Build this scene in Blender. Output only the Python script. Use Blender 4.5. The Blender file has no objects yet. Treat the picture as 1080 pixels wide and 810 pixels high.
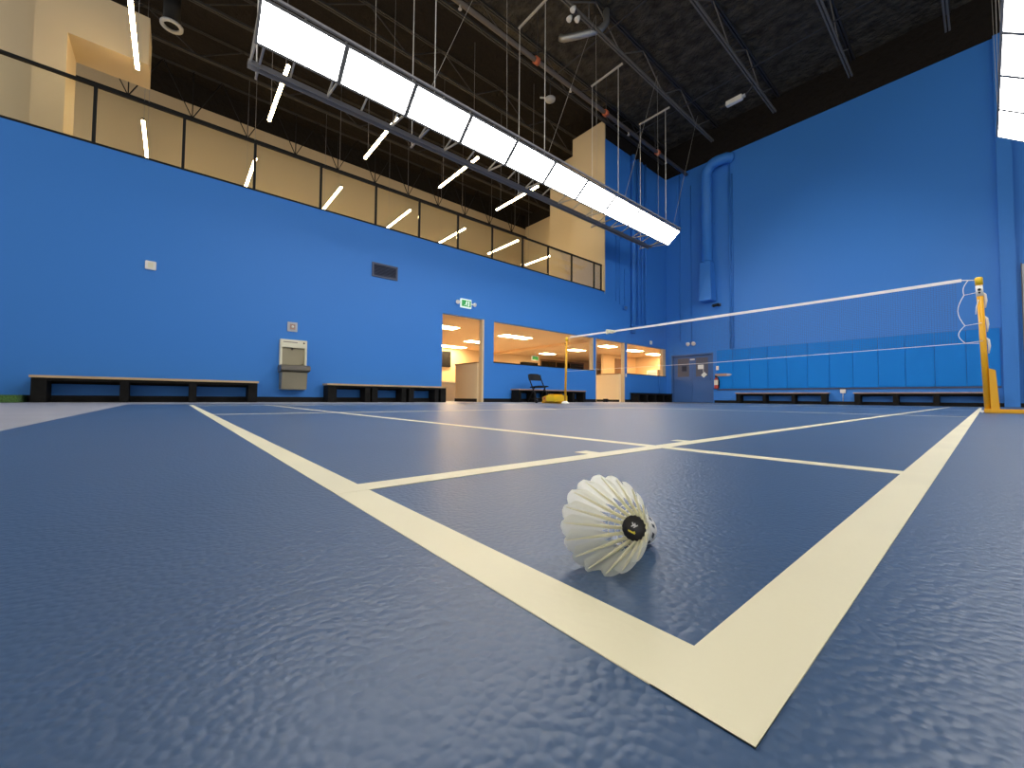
import bpy, bmesh, math, random
from mathutils import Vector, Matrix
random.seed(7)
PI = math.pi
S = bpy.context.scene
COL = S.collection

# ------------------------------------------------------------------ camera, world, exposure
YAW, PITCH, ROLL = 2.43923919, 0.0347169963, 0.00891000021
CAM = Vector((0.0534614498, -0.156009271, 0.119496755))
F_PX = 423.107496
def make_camera():
    cy, sy, cp, sp = math.cos(YAW), math.sin(YAW), math.cos(PITCH), math.sin(PITCH)
    f = Vector((cy*cp, sy*cp, sp)); r = Vector((sy, -cy, 0)); u = r.cross(f)
    c, s = math.cos(ROLL), math.sin(ROLL)
    r2 = c*r + s*u; u2 = -s*r + c*u
    cam = bpy.data.cameras.new('camera')
    cam.sensor_width = 36; cam.lens = F_PX/1080*36
    cam.clip_start = 0.01; cam.clip_end = 200
    o = bpy.data.objects.new('camera', cam); COL.objects.link(o)
    m = Matrix((r2, u2, -f)).transposed().to_4x4(); m.translation = CAM
    o.matrix_world = m
    S.camera = o
make_camera()
w = bpy.data.worlds.new('world'); S.world = w; w.use_nodes = True
w.node_tree.nodes['Background'].inputs[0].default_value = (1.0, 0.97, 0.90, 1)
w.node_tree.nodes['Background'].inputs[1].default_value = 1.0
# added fill for the unmodelled hall, raised behind the camera to brighten the shuttlecock
_t = w.node_tree; _tc = _t.nodes.new('ShaderNodeTexCoord'); _sx = _t.nodes.new('ShaderNodeSeparateXYZ'); _mr = _t.nodes.new('ShaderNodeMapRange')
_mr.inputs['From Min'].default_value = -1; _mr.inputs['From Max'].default_value = .3
_mr.inputs['To Min'].default_value = .46; _mr.inputs['To Max'].default_value = .16
_t.links.new(_tc.outputs['Generated'], _sx.inputs[0]); _t.links.new(_sx.outputs['Y'], _mr.inputs['Value'])
_t.links.new(_mr.outputs['Result'], _t.nodes['Background'].inputs['Strength'])
S.view_settings.view_transform = 'Standard'; S.view_settings.look = 'None'
S.view_settings.exposure = 1.3; S.view_settings.gamma = 1.0
S.view_settings.use_curve_mapping = False
PANEL_E, TUBE_E, LOBBY_E = 9.6, 17.0, 22.0

# ------------------------------------------------------------------ materials
def mat(name, col, rough=0.5, metal=0.0, emit=None, es=0.0, spec=0.5, bump=None, var=None, coat=0.0):
    m = bpy.data.materials.new(name); m.use_nodes = True
    nt = m.node_tree; b = nt.nodes['Principled BSDF']
    b.inputs['Base Color'].default_value = (*col, 1)
    b.inputs['Roughness'].default_value = rough; b.inputs['Metallic'].default_value = metal
    b.inputs['Specular IOR Level'].default_value = spec
    b.inputs['Coat Weight'].default_value = coat
    if emit:
        b.inputs['Emission Color'].default_value = (*emit, 1); b.inputs['Emission Strength'].default_value = es
    tc = nt.nodes.new('ShaderNodeTexCoord')
    if var:       # (scale, amount): mottled colour
        n = nt.nodes.new('ShaderNodeTexNoise'); n.inputs['Scale'].default_value = var[0]; n.inputs['Detail'].default_value = 4
        nt.links.new(tc.outputs['Object'], n.inputs['Vector'])
        r = nt.nodes.new('ShaderNodeValToRGB'); a = var[1]
        r.color_ramp.elements[0].position = .3; r.color_ramp.elements[1].position = .7
        r.color_ramp.elements[0].color = (*[c*(1-a) for c in col], 1); r.color_ramp.elements[1].color = (*[min(1, c*(1+a)) for c in col], 1)
        nt.links.new(n.outputs['Fac'], r.inputs['Fac']); nt.links.new(r.outputs['Color'], b.inputs['Base Color'])
    if bump:      # (scale, strength, distance)
        n = nt.nodes.new('ShaderNodeTexNoise'); n.inputs['Scale'].default_value = bump[0]; n.inputs['Detail'].default_value = 3
        nt.links.new(tc.outputs['Object'], n.inputs['Vector'])
        q = nt.nodes.new('ShaderNodeBump'); q.inputs['Strength'].default_value = bump[1]; q.inputs['Distance'].default_value = bump[2]
        nt.links.new(n.outputs['Fac'], q.inputs['Height']); nt.links.new(q.outputs['Normal'], b.inputs['Normal'])
    return m

def wood_mat(name, c1, c2, rough=.45):
    m = bpy.data.materials.new(name); m.use_nodes = True; nt = m.node_tree; b = nt.nodes['Principled BSDF']
    tc = nt.nodes.new('ShaderNodeTexCoord'); mp = nt.nodes.new('ShaderNodeMapping'); mp.inputs['Scale'].default_value = (25, 1.5, 25)
    n = nt.nodes.new('ShaderNodeTexNoise'); n.inputs['Scale'].default_value = 2; n.inputs['Detail'].default_value = 6
    r = nt.nodes.new('ShaderNodeValToRGB'); r.color_ramp.elements[0].color = (*c1, 1); r.color_ramp.elements[1].color = (*c2, 1)
    nt.links.new(tc.outputs['Object'], mp.inputs['Vector']); nt.links.new(mp.outputs['Vector'], n.inputs['Vector'])
    nt.links.new(n.outputs['Fac'], r.inputs['Fac']); nt.links.new(r.outputs['Color'], b.inputs['Base Color'])
    b.inputs['Roughness'].default_value = rough
    return m

def vinyl_mat(name, col, rough, strength, dist=.0006, spec=.5, scale=205):
    """embossed sports vinyl: rounded pebbles"""
    m = bpy.data.materials.new(name); m.use_nodes = True; nt = m.node_tree; b = nt.nodes['Principled BSDF']
    b.inputs['Roughness'].default_value = rough; b.inputs['Specular IOR Level'].default_value = spec
    tc = nt.nodes.new('ShaderNodeTexCoord')
    nz = nt.nodes.new('ShaderNodeTexNoise'); nz.inputs['Scale'].default_value = 90; nz.inputs['Detail'].default_value = 1
    mx = nt.nodes.new('ShaderNodeMixRGB'); mx.blend_type = 'ADD'; mx.inputs[0].default_value = .0025
    nt.links.new(tc.outputs['Object'], nz.inputs['Vector'])
    nt.links.new(tc.outputs['Object'], mx.inputs[1]); nt.links.new(nz.outputs['Color'], mx.inputs[2])
    v = nt.nodes.new('ShaderNodeTexVoronoi'); v.feature = 'SMOOTH_F1'; v.inputs['Scale'].default_value = scale
    v.inputs['Smoothness'].default_value = .45
    nt.links.new(mx.outputs[0], v.inputs['Vector'])
    q = nt.nodes.new('ShaderNodeBump'); q.inputs['Strength'].default_value = strength; q.inputs['Distance'].default_value = dist; q.invert = True
    nt.links.new(v.outputs['Distance'], q.inputs['Height']); nt.links.new(q.outputs['Normal'], b.inputs['Normal'])
    n = nt.nodes.new('ShaderNodeTexNoise'); n.inputs['Scale'].default_value = 3; n.inputs['Detail'].default_value = 3
    nt.links.new(tc.outputs['Object'], n.inputs['Vector'])
    r = nt.nodes.new('ShaderNodeValToRGB'); r.color_ramp.elements[0].position = .3; r.color_ramp.elements[1].position = .7
    r.color_ramp.elements[0].color = (*[c*.95 for c in col], 1); r.color_ramp.elements[1].color = (*[c*1.05 for c in col], 1)
    nt.links.new(n.outputs['Fac'], r.inputs['Fac']); nt.links.new(r.outputs['Color'], b.inputs['Base Color'])
    return m

def glass_mat(name, tint=(.97, .98, .97), refl=.5):
    m = bpy.data.materials.new(name); m.use_nodes = True; nt = m.node_tree
    nt.nodes.remove(nt.nodes['Principled BSDF']); out = nt.nodes['Material Output']
    t = nt.nodes.new('ShaderNodeBsdfTransparent'); t.inputs[0].default_value = (*tint, 1)
    g = nt.nodes.new('ShaderNodeBsdfGlossy'); g.inputs['Roughness'].default_value = .02
    fr = nt.nodes.new('ShaderNodeFresnel'); fr.inputs['IOR'].default_value = 1.3
    mm = nt.nodes.new('ShaderNodeMath'); mm.operation = 'MULTIPLY'; mm.inputs[1].default_value = refl
    mx = nt.nodes.new('ShaderNodeMixShader')
    nt.links.new(fr.outputs[0], mm.inputs[0]); nt.links.new(mm.outputs[0], mx.inputs[0])
    nt.links.new(t.outputs[0], mx.inputs[1]); nt.links.new(g.outputs[0], mx.inputs[2]); nt.links.new(mx.outputs[0], out.inputs[0])
    return m

def feather_mat(name, col=(.97, .96, .88), f=.75):
    m = bpy.data.materials.new(name); m.use_nodes = True; nt = m.node_tree
    out = nt.nodes['Material Output']; b = nt.nodes['Principled BSDF']
    b.inputs['Base Color'].default_value = (*col, 1); b.inputs['Roughness'].default_value = .6
    t = nt.nodes.new('ShaderNodeBsdfTranslucent'); t.inputs[0].default_value = (*col, 1)
    mx = nt.nodes.new('ShaderNodeMixShader'); mx.inputs[0].default_value = f
    nt.links.new(b.outputs[0], mx.inputs[1]); nt.links.new(t.outputs[0], mx.inputs[2]); nt.links.new(mx.outputs[0], out.inputs[0])
    return m

M = dict(
    blue=mat('blue_wall_paint', (.045, .225, .68), .5, spec=.3, bump=(60, .05, .004)),
    pad=mat('blue_pad_vinyl', (.003, .205, .68), .5, spec=.2),
    doorblue=mat('blue_grey_door_paint', (.06, .15, .38), .4),
    mat=vinyl_mat('blue_embossed_vinyl', (.035, .08, .17), .40, .5, .0009, .45),
    grey=vinyl_mat('grey_floor_vinyl', (.36, .35, .37), .45, .3),
    line=vinyl_mat('cream_line_vinyl', (.80, .73, .50), .5, .12),
    tan=mat('tan_wall_paint', (.60, .49, .33), .6, bump=(40, .04, .004)),
    tan2=mat('warm_tan_paint', (.74, .54, .31), .6),
    wing=mat('tan_baked_light', (.86, .68, .42), .6),  # warm tan lightened: lobby light the wing walls miss is put into the colour
    ceilroom=mat('lobby_ceiling_paint', (.84, .60, .35), .7),
    black=mat('black_paint', (.008, .008, .009), .55, spec=.25),
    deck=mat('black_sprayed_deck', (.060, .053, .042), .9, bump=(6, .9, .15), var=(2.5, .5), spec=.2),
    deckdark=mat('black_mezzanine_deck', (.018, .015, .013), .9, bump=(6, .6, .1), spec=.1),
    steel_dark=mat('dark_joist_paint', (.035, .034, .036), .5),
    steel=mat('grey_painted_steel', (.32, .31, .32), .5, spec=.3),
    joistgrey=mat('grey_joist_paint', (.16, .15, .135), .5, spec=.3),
    strut=mat('light_grey_steel', (.5, .47, .42), .5),
    alum=mat('grey_panel_frame', (.16, .16, .16), .5, spec=.2),
    led=mat('led_panel_diffuser', (1, 1, 1), .5, emit=(1, .985, .95), es=PANEL_E),
    tube=mat('warm_tube_diffuser', (1, .9, .7), .5, emit=(1, .76, .40), es=TUBE_E),
    lobbyled=mat('warm_ceiling_panel', (1, .9, .7), .5, emit=(1, .71, .38), es=LOBBY_E),
    wood=wood_mat('light_wood', (.50, .33, .17), (.72, .52, .30)),
    benchblack=mat('black_stained_wood', (.009, .0085, .008), .7, var=(8, .4), spec=.15),
    yellow=mat('yellow_powder_coat', (.80, .40, .010), .35),
    yellow2=mat('yellow_plastic', (.88, .58, .02), .4),
    white=mat('white_plastic', (.85, .83, .78), .4),
    tape=mat('white_net_tape', (.85, .83, .80), .7),
    netcord=mat('brown_net_cord', (.07, .05, .055), .8),
    stainless=mat('brushed_stainless', (.36, .32, .22), .35, .6),
    stainl2=mat('dark_stainless', (.22, .20, .17), .35, .7),
    cream=mat('cream_plastic', (.80, .76, .58), .4),
    glass=glass_mat('railing_glass', (.95, .96, .95), .35),
    darkglass=mat('dark_window_glass', (.02, .018, .016), .1),
    doorglass=mat('grey_door_glass', (.10, .11, .15), .3),
    green=mat('green_sign', (.01, .25, .05), .4, emit=(.03, .55, .10), es=.12),
    signwhite=mat('sign_white', (.9, .95, .9), .4, emit=(.8, 1, .85), es=.15),
    orange=mat('orange_coupling', (.55, .13, .05), .5),
    pipe=mat('brown_painted_pipe', (.15, .12, .095), .5),
    silver=mat('silver_flex_duct', (.5, .5, .48), .35, .8, bump=(40, .6, .02)),
    red=mat('red_extinguisher', (.45, .05, .03), .35),
    paper=mat('white_paper', (.85, .85, .80), .8),
    brown=mat('brown_wood_door', (.22, .12, .06), .5),
    countertop=mat('pale_counter', (.75, .62, .42), .4),
    turf=mat('green_turf', (.09, .20, .05), .9, bump=(200, .8, .02), var=(60, .5)),
    vent=mat('blue_grey_grille', (.06, .075, .13), .5),
    ventdark=mat('dark_vent_slot', (.03, .035, .06), .7),
    lineblue=mat('grey_pinkish_wood', (.45, .30, .24), .5),
    feather=feather_mat('white_feather'),
    quillt=feather_mat('cream_quill', (.97, .94, .76), .45),
    cork=mat('white_cork_skin', (.88, .86, .80), .45),
    label=mat('black_label', (.012, .012, .02), .4),
    labelyel=mat('yellow_label_print', (.75, .62, .05), .5),
    labelwhite=mat('white_label_print', (.8, .8, .82), .5),
    greypaint=mat('pale_grey_paint', (.5, .52, .55), .5),
)

# ------------------------------------------------------------------ helpers
WL = {}   # world location of each parent
class MB:
    def __init__(s): s.bm = bmesh.new()
    def quadmesh(s, vs, fs):
        b = [s.bm.verts.new(v) for v in vs]
        for f in fs:
            try: s.bm.faces.new([b[i] for i in f])
            except ValueError: pass
        return s
    def box(s, a, b):
        x0, y0, z0 = [min(p, q) for p, q in zip(a, b)]; x1, y1, z1 = [max(p, q) for p, q in zip(a, b)]
        return s.quadmesh([(x0,y0,z0),(x1,y0,z0),(x1,y1,z0),(x0,y1,z0),(x0,y0,z1),(x1,y0,z1),(x1,y1,z1),(x0,y1,z1)],
                   [(0,3,2,1),(4,5,6,7),(0,1,5,4),(1,2,6,5),(2,3,7,6),(3,0,4,7)])
    def beam(s, p, q, wd, ht, up=(0, 0, 1)):
        p, q = Vector(p), Vector(q); d = (q-p).normalized(); up = Vector(up)
        if abs(d.dot(up)) > .98: up = Vector((1, 0, 0))
        sd = d.cross(up).normalized()*wd/2; u = sd.cross(d).normalized()*ht/2
        vs = []
        for c in (p, q): vs += [c-sd-u, c+sd-u, c+sd+u, c-sd+u]
        return s.quadmesh(vs, [(0,3,2,1),(4,5,6,7),(0,1,5,4),(1,2,6,5),(2,3,7,6),(3,0,4,7)])
    def tube(s, pts, r, n=8, closed=False):
        pts = [Vector(p) for p in pts]; rings = []
        N = len(pts); prev = None
        for i, p in enumerate(pts):
            if closed: d = (pts[(i+1) % N]-pts[i-1]).normalized()
            else: d = ((pts[min(i+1, N-1)]-pts[max(i-1, 0)])).normalized()
            if prev is None:
                a = Vector((0, 0, 1)) if abs(d.z) < .9 else Vector((1, 0, 0))
            else: a = prev
            sx = d.cross(a)
            if sx.length < 1e-6: sx = d.cross(Vector((0, 1, 0)))
            sx.normalize(); sy = sx.cross(d).normalized(); prev = sy
            rr = r[i] if isinstance(r, (list, tuple)) else r
            rings.append([s.bm.verts.new(p+rr*(math.cos(2*PI*k/n)*sx+math.sin(2*PI*k/n)*sy)) for k in range(n)])
        M_ = N if closed else N-1
        for i in range(M_):
            a, b = rings[i], rings[(i+1) % N]
            for k in range(n):
                f = s.bm.faces.new((a[k], a[(k+1) % n], b[(k+1) % n], b[k])); f.smooth = n > 4
        if not closed:
            s.bm.faces.new(rings[0][::-1]); s.bm.faces.new(rings[-1])
        return s
    def lathe(s, c, axis, prof, n=24, cap=True):
        """prof: (t along axis, radius)"""
        c = Vector(c); ax = Vector(axis).normalized(); a = Vector((0, 0, 1)) if abs(ax.z) < .9 else Vector((1, 0, 0))
        sx = ax.cross(a).normalized(); sy = ax.cross(sx); rings = []
        for t, r in prof:
            rings.append([s.bm.verts.new(c+ax*t+max(r, 1e-5)*(math.cos(2*PI*k/n)*sx+math.sin(2*PI*k/n)*sy)) for k in range(n)])
        for a_, b_ in zip(rings, rings[1:]):
            for k in range(n):
                f = s.bm.faces.new((a_[k], a_[(k+1) % n], b_[(k+1) % n], b_[k])); f.smooth = True
        if cap:
            s.bm.faces.new(rings[0][::-1]); s.bm.faces.new(rings[-1])
        return s
    def prism(s, poly, d):
        """poly: 3D points, extruded by vector d"""
        d = Vector(d); n = len(poly); a = [s.bm.verts.new(Vector(p)) for p in poly]; b = [s.bm.verts.new(Vector(p)+d) for p in poly]
        s.bm.faces.new(a[::-1]); s.bm.faces.new(b)
        for i in range(n): s.bm.faces.new((a[i], a[(i+1) % n], b[(i+1) % n], b[i]))
        return s
    def build(s, name, material, parent=None, bevel=0, origin=None):
        off = WL[parent] if parent is not None else (Vector(origin) if origin else Vector((0, 0, 0)))
        bmesh.ops.recalc_face_normals(s.bm, faces=s.bm.faces[:])
        if bevel:
            es = [e for e in s.bm.edges if len(e.link_faces) == 2 and e.calc_face_angle(0) > .6]
            bmesh.ops.bevel(s.bm, geom=es, offset=bevel, segments=2, affect='EDGES', clamp_overlap=True)
        bmesh.ops.translate(s.bm, verts=s.bm.verts[:], vec=-off)
        me = bpy.data.meshes.new(name); s.bm.to_mesh(me); s.bm.free()
        me.materials.append(material)
        o = bpy.data.objects.new(name, me); COL.objects.link(o)
        if parent is not None: o.parent = parent; WL[o] = WL[parent]
        else: o.location = off; WL[o] = off
        return o

def thing(name, label, cat, loc=(0, 0, 0), group=None):
    o = bpy.data.objects.new(name, None); COL.objects.link(o); o.location = loc; o.empty_display_size = .1
    WL[o] = Vector(loc); return tag(o, label, cat, group)
def tag(o, label, cat, group=None):
    o['label'] = label; o['category'] = cat
    if group: o['group'] = group
    return o
def struct(name, mb, m, **k):
    o = mb.build(name, m, **k); o['kind'] = 'structure'; return o
def copy_tree(o, loc=None, parent=None):
    c = o.copy(); COL.objects.link(c)
    if parent is not None: c.parent = parent
    if loc is not None: c.location = loc
    for ch in list(o.children): copy_tree(ch, None, c)
    return c

# ------------------------------------------------------------------ setting
XW, YB, ZU, ZT, ZD = -9.0, 16.4, 4.08, 9.9, 11.2     # left wall, back wall, upper floor edge, blue paint top, deck
XR, YF = 11.0, -5.0
struct('floor', MB().box((-18.2, YF-.2, -.2), (XR+.2, 25, -.004)), M['grey'])
struct('ceiling', MB().box((-18.4, YF-.2, ZD), (XR+.2, YB+.4, ZD+.2)), M['deck'])

# left wall with its doorway, the long opening, the second doorway and the corner opening
wl = MB(); T = .14
x0, x1 = XW-T, XW
wl.box((x0, YF, 0), (x1, 5.13, ZU)); wl.box((x0, 5.13, 2.31), (x1, 6.47, ZU))
wl.box((x0, 6.47, 0), (x1, 6.81, ZU)); wl.box((x0, 6.81, 0), (x1, 11.32, 1.12)); wl.box((x0, 6.81, 2.31), (x1, 11.32, ZU))
wl.box((x0, 11.32, 0), (x1, 11.45, ZU)); wl.box((x0, 11.45, 2.31), (x1, 13.25, ZU)); wl.box((x0, 13.25, 0), (x1, 13.39, ZU))
wl.box((x0, 13.39, 0), (x1, 16.32, 1.10)); wl.box((x0, 13.39, 2.31), (x1, 16.32, ZU)); wl.box((x0, 16.32, 0), (x1, YB, ZU))
wl.box((x0, 12.0, ZU), (x1, YB, ZT))
struct('wall_left', wl, M['blue'])
struct('wall_back', MB().box((-9.2, YB, 0), (-8.78, YB+.2, ZT)).box((-8.78, YB, 2.03), (-7.0, YB+.2, ZT)).box((-7.0, YB, 0), (XR, YB+.2, ZT)), M['blue'])
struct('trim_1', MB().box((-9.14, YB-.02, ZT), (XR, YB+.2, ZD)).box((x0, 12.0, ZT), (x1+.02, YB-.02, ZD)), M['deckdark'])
struct('trim_2', MB().box((XW-T, 6.81, 1.12), (XW+.015, 11.32, 1.145)).box((XW-T, 13.39, 1.10), (XW+.015, 16.32, 1.125)), M['black'])
# pilaster at the right end of the back wall
struct('wall_pilaster', MB().box((.36, YB-.12, 0), (.62, YB, ZT)), M['blue'])
# baseboards
struct('baseboard_left', MB().box((XW, YF, -.004), (XW+.02, 5.13, .10)).box((XW, 6.47, -.004), (XW+.02, 11.45, .10)).box((XW, 13.25, -.004), (XW+.02, YB, .10)), M['black'])
struct('baseboard_back', MB().box((-6.96, YB-.02, -.004), (.36, YB, .10)).box((.62, YB-.02, -.004), (XR, YB, .10)), M['black'])

# ---- rooms behind the left wall: lobby below, mezzanine above
struct('floor_upper', MB().box((-18, YF, 2.95), (XW-T-.001, 25, 4.0)), M['tan'])
struct('ceiling_lobby', MB().box((-18, YF, 2.70), (XW-T-.001, 25, 2.80)), M['ceilroom'])
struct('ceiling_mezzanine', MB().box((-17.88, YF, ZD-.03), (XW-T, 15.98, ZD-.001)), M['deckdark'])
struct('wall_lobby_back', MB().box((-18.2, YF, 0), (-18, 25, 2.95)), M['tan2'])
struct('wall_lobby_end', MB().box((-18, 25, 0), (-9, 25.2, 4.0)), M['tan2'])
struct('wall_lobby_front', MB().box((-18, 4.0, 0), (-9.6, 4.15, 2.7)), M['tan2'])
struct('wall_lobby_side', MB().box((-9.14, 16.6, 0), (-9.0, 25, 2.95)), M['tan2'])
struct('trim_3', MB().box((-18, 13.65, 2.58), (XW-T-.002, 13.85, 2.70)), M['ceilroom'])          # shallow ceiling drop
struct('trim_4', MB().box((XW-T-.004, 6.40, 0), (XW-.004, 6.474, 2.305)).box((XW-T-.004, 11.446, 0), (XW-.004, 11.50, 2.305)).box((XW-T-.004, 13.20, 0), (XW-.004, 13.256, 2.305))
       .box((XW-T-.004, 11.26, 1.145), (XW-.004, 11.326, 2.305)).box((XW-T-.004, 16.1, 1.125), (XW-.004, 16.326, 2.305)), M['tan2'])   # door and window jamb linings
# interior partition walls of the lobby
struct('wall_lobby_office', MB().box((-14.2, 18.6, 0), (-14.046, 22.0, 2.7)).box((-14.05, 21.9, 0), (-12.4, 22.0, 2.7)), M['tan2'])
# mezzanine
struct('wall_mezzanine_back', MB().box((-18.1, YF, 4.0), (-17.9, 17, 10.4)), M['tan'])
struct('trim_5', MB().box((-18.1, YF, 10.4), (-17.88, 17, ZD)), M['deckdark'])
struct('wall_mezzanine_end', MB().box((-17.9, 16.0, 4.0), (-9.2, 16.2, 10.5)), M['tan'])
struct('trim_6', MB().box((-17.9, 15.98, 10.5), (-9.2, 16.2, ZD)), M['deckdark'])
struct('wall_mezzanine_stub', MB().box((-10.57, 11.95, 4.0), (XW, 12.0, 10.6)).box((-10.57, 12.0, 4.0), (-10.5, 12.6, 10.6)).box((-12.47, 12.6, 4.0), (-10.5, 12.68, 10.45)), M['tan'])
struct('wall_mezzanine_left', MB().box((-13.3, -2.52, 4.0), (-12.3, -2.06, 8.85)).box((-13.3, YF, 4.0), (-12.75, -2.52, 10.6)), M['tan'])
struct('wall_mezzanine_header', MB().box((-13.3, -2.06, 7.74), (-12.3, -.80, 8.85)), M['tan'])

# ------------------------------------------------------------------ court mat and lines
cm = MB().box((-6.75, -.57, -.004), (3.6, 15.5, 0)).build('court_mat', M['mat'])
tag(cm, 'large blue embossed vinyl sports court mat covering the floor', 'court mat')
def line(x0, y0, x1, y1, z): MB().box((x0, y0, 0), (x1, y1, z)).build('court_line', M['line'], cm)
L_, HX, HY = .04, 6.10, 13.40
zx, zy = .0006, .0008
line(-HX, 0, 0, L_, zx); line(-HX, HY-L_, 0, HY, zx)                     # back boundaries
line(-HX, .76, 0, .80, zx); line(-HX, HY-.80, 0, HY-.76, zx)              # long service lines
line(-HX, 4.68, 0, 4.72, zx); line(-HX, HY-4.72, 0, HY-4.68, zx)          # short service lines
for xx in (-.04, -HX, -.50, -HX+.46): line(xx, 0, xx+L_, HY, zy)          # side lines
line(-3.07, 0, -3.03, 4.72, zy); line(-3.07, HY-4.72, -3.03, HY, zy)      # centre lines
for yy in (.53, .95): line(-.54, yy, -.50, yy+L_, zx)                      # speed test marks

# green turf strip in the far left
t = MB().box((-8.95, -4.5, -.004), (-8.45, -1.76, .10)).build('turf_mat', M['turf'], bevel=.01)
tag(t, 'strip of green turf lying by the wall left of the first bench', 'turf mat')

# ------------------------------------------------------------------ hanging court lights
def court_light(label, mirror, loc):
    """local x is negative away from the court; panel upper edge at x=0"""
    root = thing('court_light', label, 'light', loc, 'hanging court light rows'); base = WL[root]
    sx = -1 if mirror else 1
    P = lambda x, y, z: Vector((base.x+sx*x, base.y+y, base.z+z))
    up, lo = (0, .29), (-.46, -.08)                 # local (x, z) of panel edges
    dx, dz = lo[0]-up[0], lo[1]-up[1]; ln = math.hypot(dx, dz); ux, uz = dx/ln, dz/ln
    nx, nz = uz, -ux                                # back side
    if nz < 0: nx, nz = -nx, -nz
    for i in range(10):
        y0, y1 = i*1.2+.004, (i+1)*1.2-.004
        def slab(a, b, ya, yb, h0, h1):
            q = []
            for h in (h0, h1):
                for (t, y) in ((a, ya), (b, ya), (b, yb), (a, yb)):
                    q.append(P(up[0]+ux*t+nx*h, y, up[1]+uz*t+nz*h))
            return q
        F8 = [(0,3,2,1),(4,5,6,7),(0,1,5,4),(1,2,6,5),(2,3,7,6),(3,0,4,7)]
        fr = MB(); e = .033
        fr.quadmesh(slab(0, ln, y0, y0+e, 0, .05), F8); fr.quadmesh(slab(0, ln, y1-e, y1, 0, .05), F8)
        fr.quadmesh(slab(0, e, y0+e, y1-e, 0, .05), F8); fr.quadmesh(slab(ln-e, ln, y0+e, y1-e, 0, .05), F8)
        fr.quadmesh(slab(0, ln, y0, y1, .05, .06), F8)
        f = fr.build('light_panel', M['alum'], root)
        MB().quadmesh(slab(e, ln-e, y0+e, y1-e, .004, .014), F8).build('diffuser', M['led'], f)
    bx, bz = -1.13, .05                             # lower steel rail
    MB().beam(P(bx-.06, 0, bz), P(bx-.06, 12, bz), .012, .08).beam(P(bx+.06, 0, bz), P(bx+.06, 12, bz), .012, .08).beam(P(bx, 0, bz+.04), P(bx, 12, bz+.04), .12, .012).build('rail', M['steel'], root)
    MB().beam(P(-.02, 0, .38), P(-.02, 12, .38), .04, .04).build('back_rail', M['steel'], root)
    for i in range(21):
        y = min(max(i*.6, .03), 11.97)
        if i % 2 == 0:
            MB().beam(P(bx, y, bz+.03), P(lo[0], y, lo[1]+.06), .025, .03).build('strut', M['strut'], root)
        MB().beam(P(bx, y, bz+.03), P(-.02, y, .40), .025, .025).build('brace', M['strut'], root)
    for y in (.15, 3.0, 6.05, 9.12, 11.85):           # suspension: cross bar under the joists, two rods, sway cables
        MB().beam(P(-1.46, y, 4.62), P(-.30, y, 4.62), .045, .045).build('cross_bar', M['strut'], root)
        MB().beam(P(-1.46, y, bz+.02), P(-.44, y, bz+.02), .03, .03).build('outrigger', M['steel'], root)
        MB().tube([P(-1.42, y, bz+.02), P(-1.42, y, 4.62)], .010, 6).build('rod', M['white'], root)
        MB().tube([P(-.45, y, bz), P(-.45, y, 4.62)], .010, 6).build('rod', M['white'], root)
        for dy in (-.3, 1.5):
            if 0 < y+dy < 12.2:
                MB().tube([P(-.02, min(y+dy, 11.95), .40), P(-.02, y+1.45, 4.85)], .004, 5).build('cable', M['strut'], root)
    return root
court_light('long hanging row of bright white panels between the net and the railed wall', False, (-6.4, .62, 5.43))
court_light('row of bright white panels cut off by the upper right edge of the photo', True, (.30, .62, 5.28))

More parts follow.
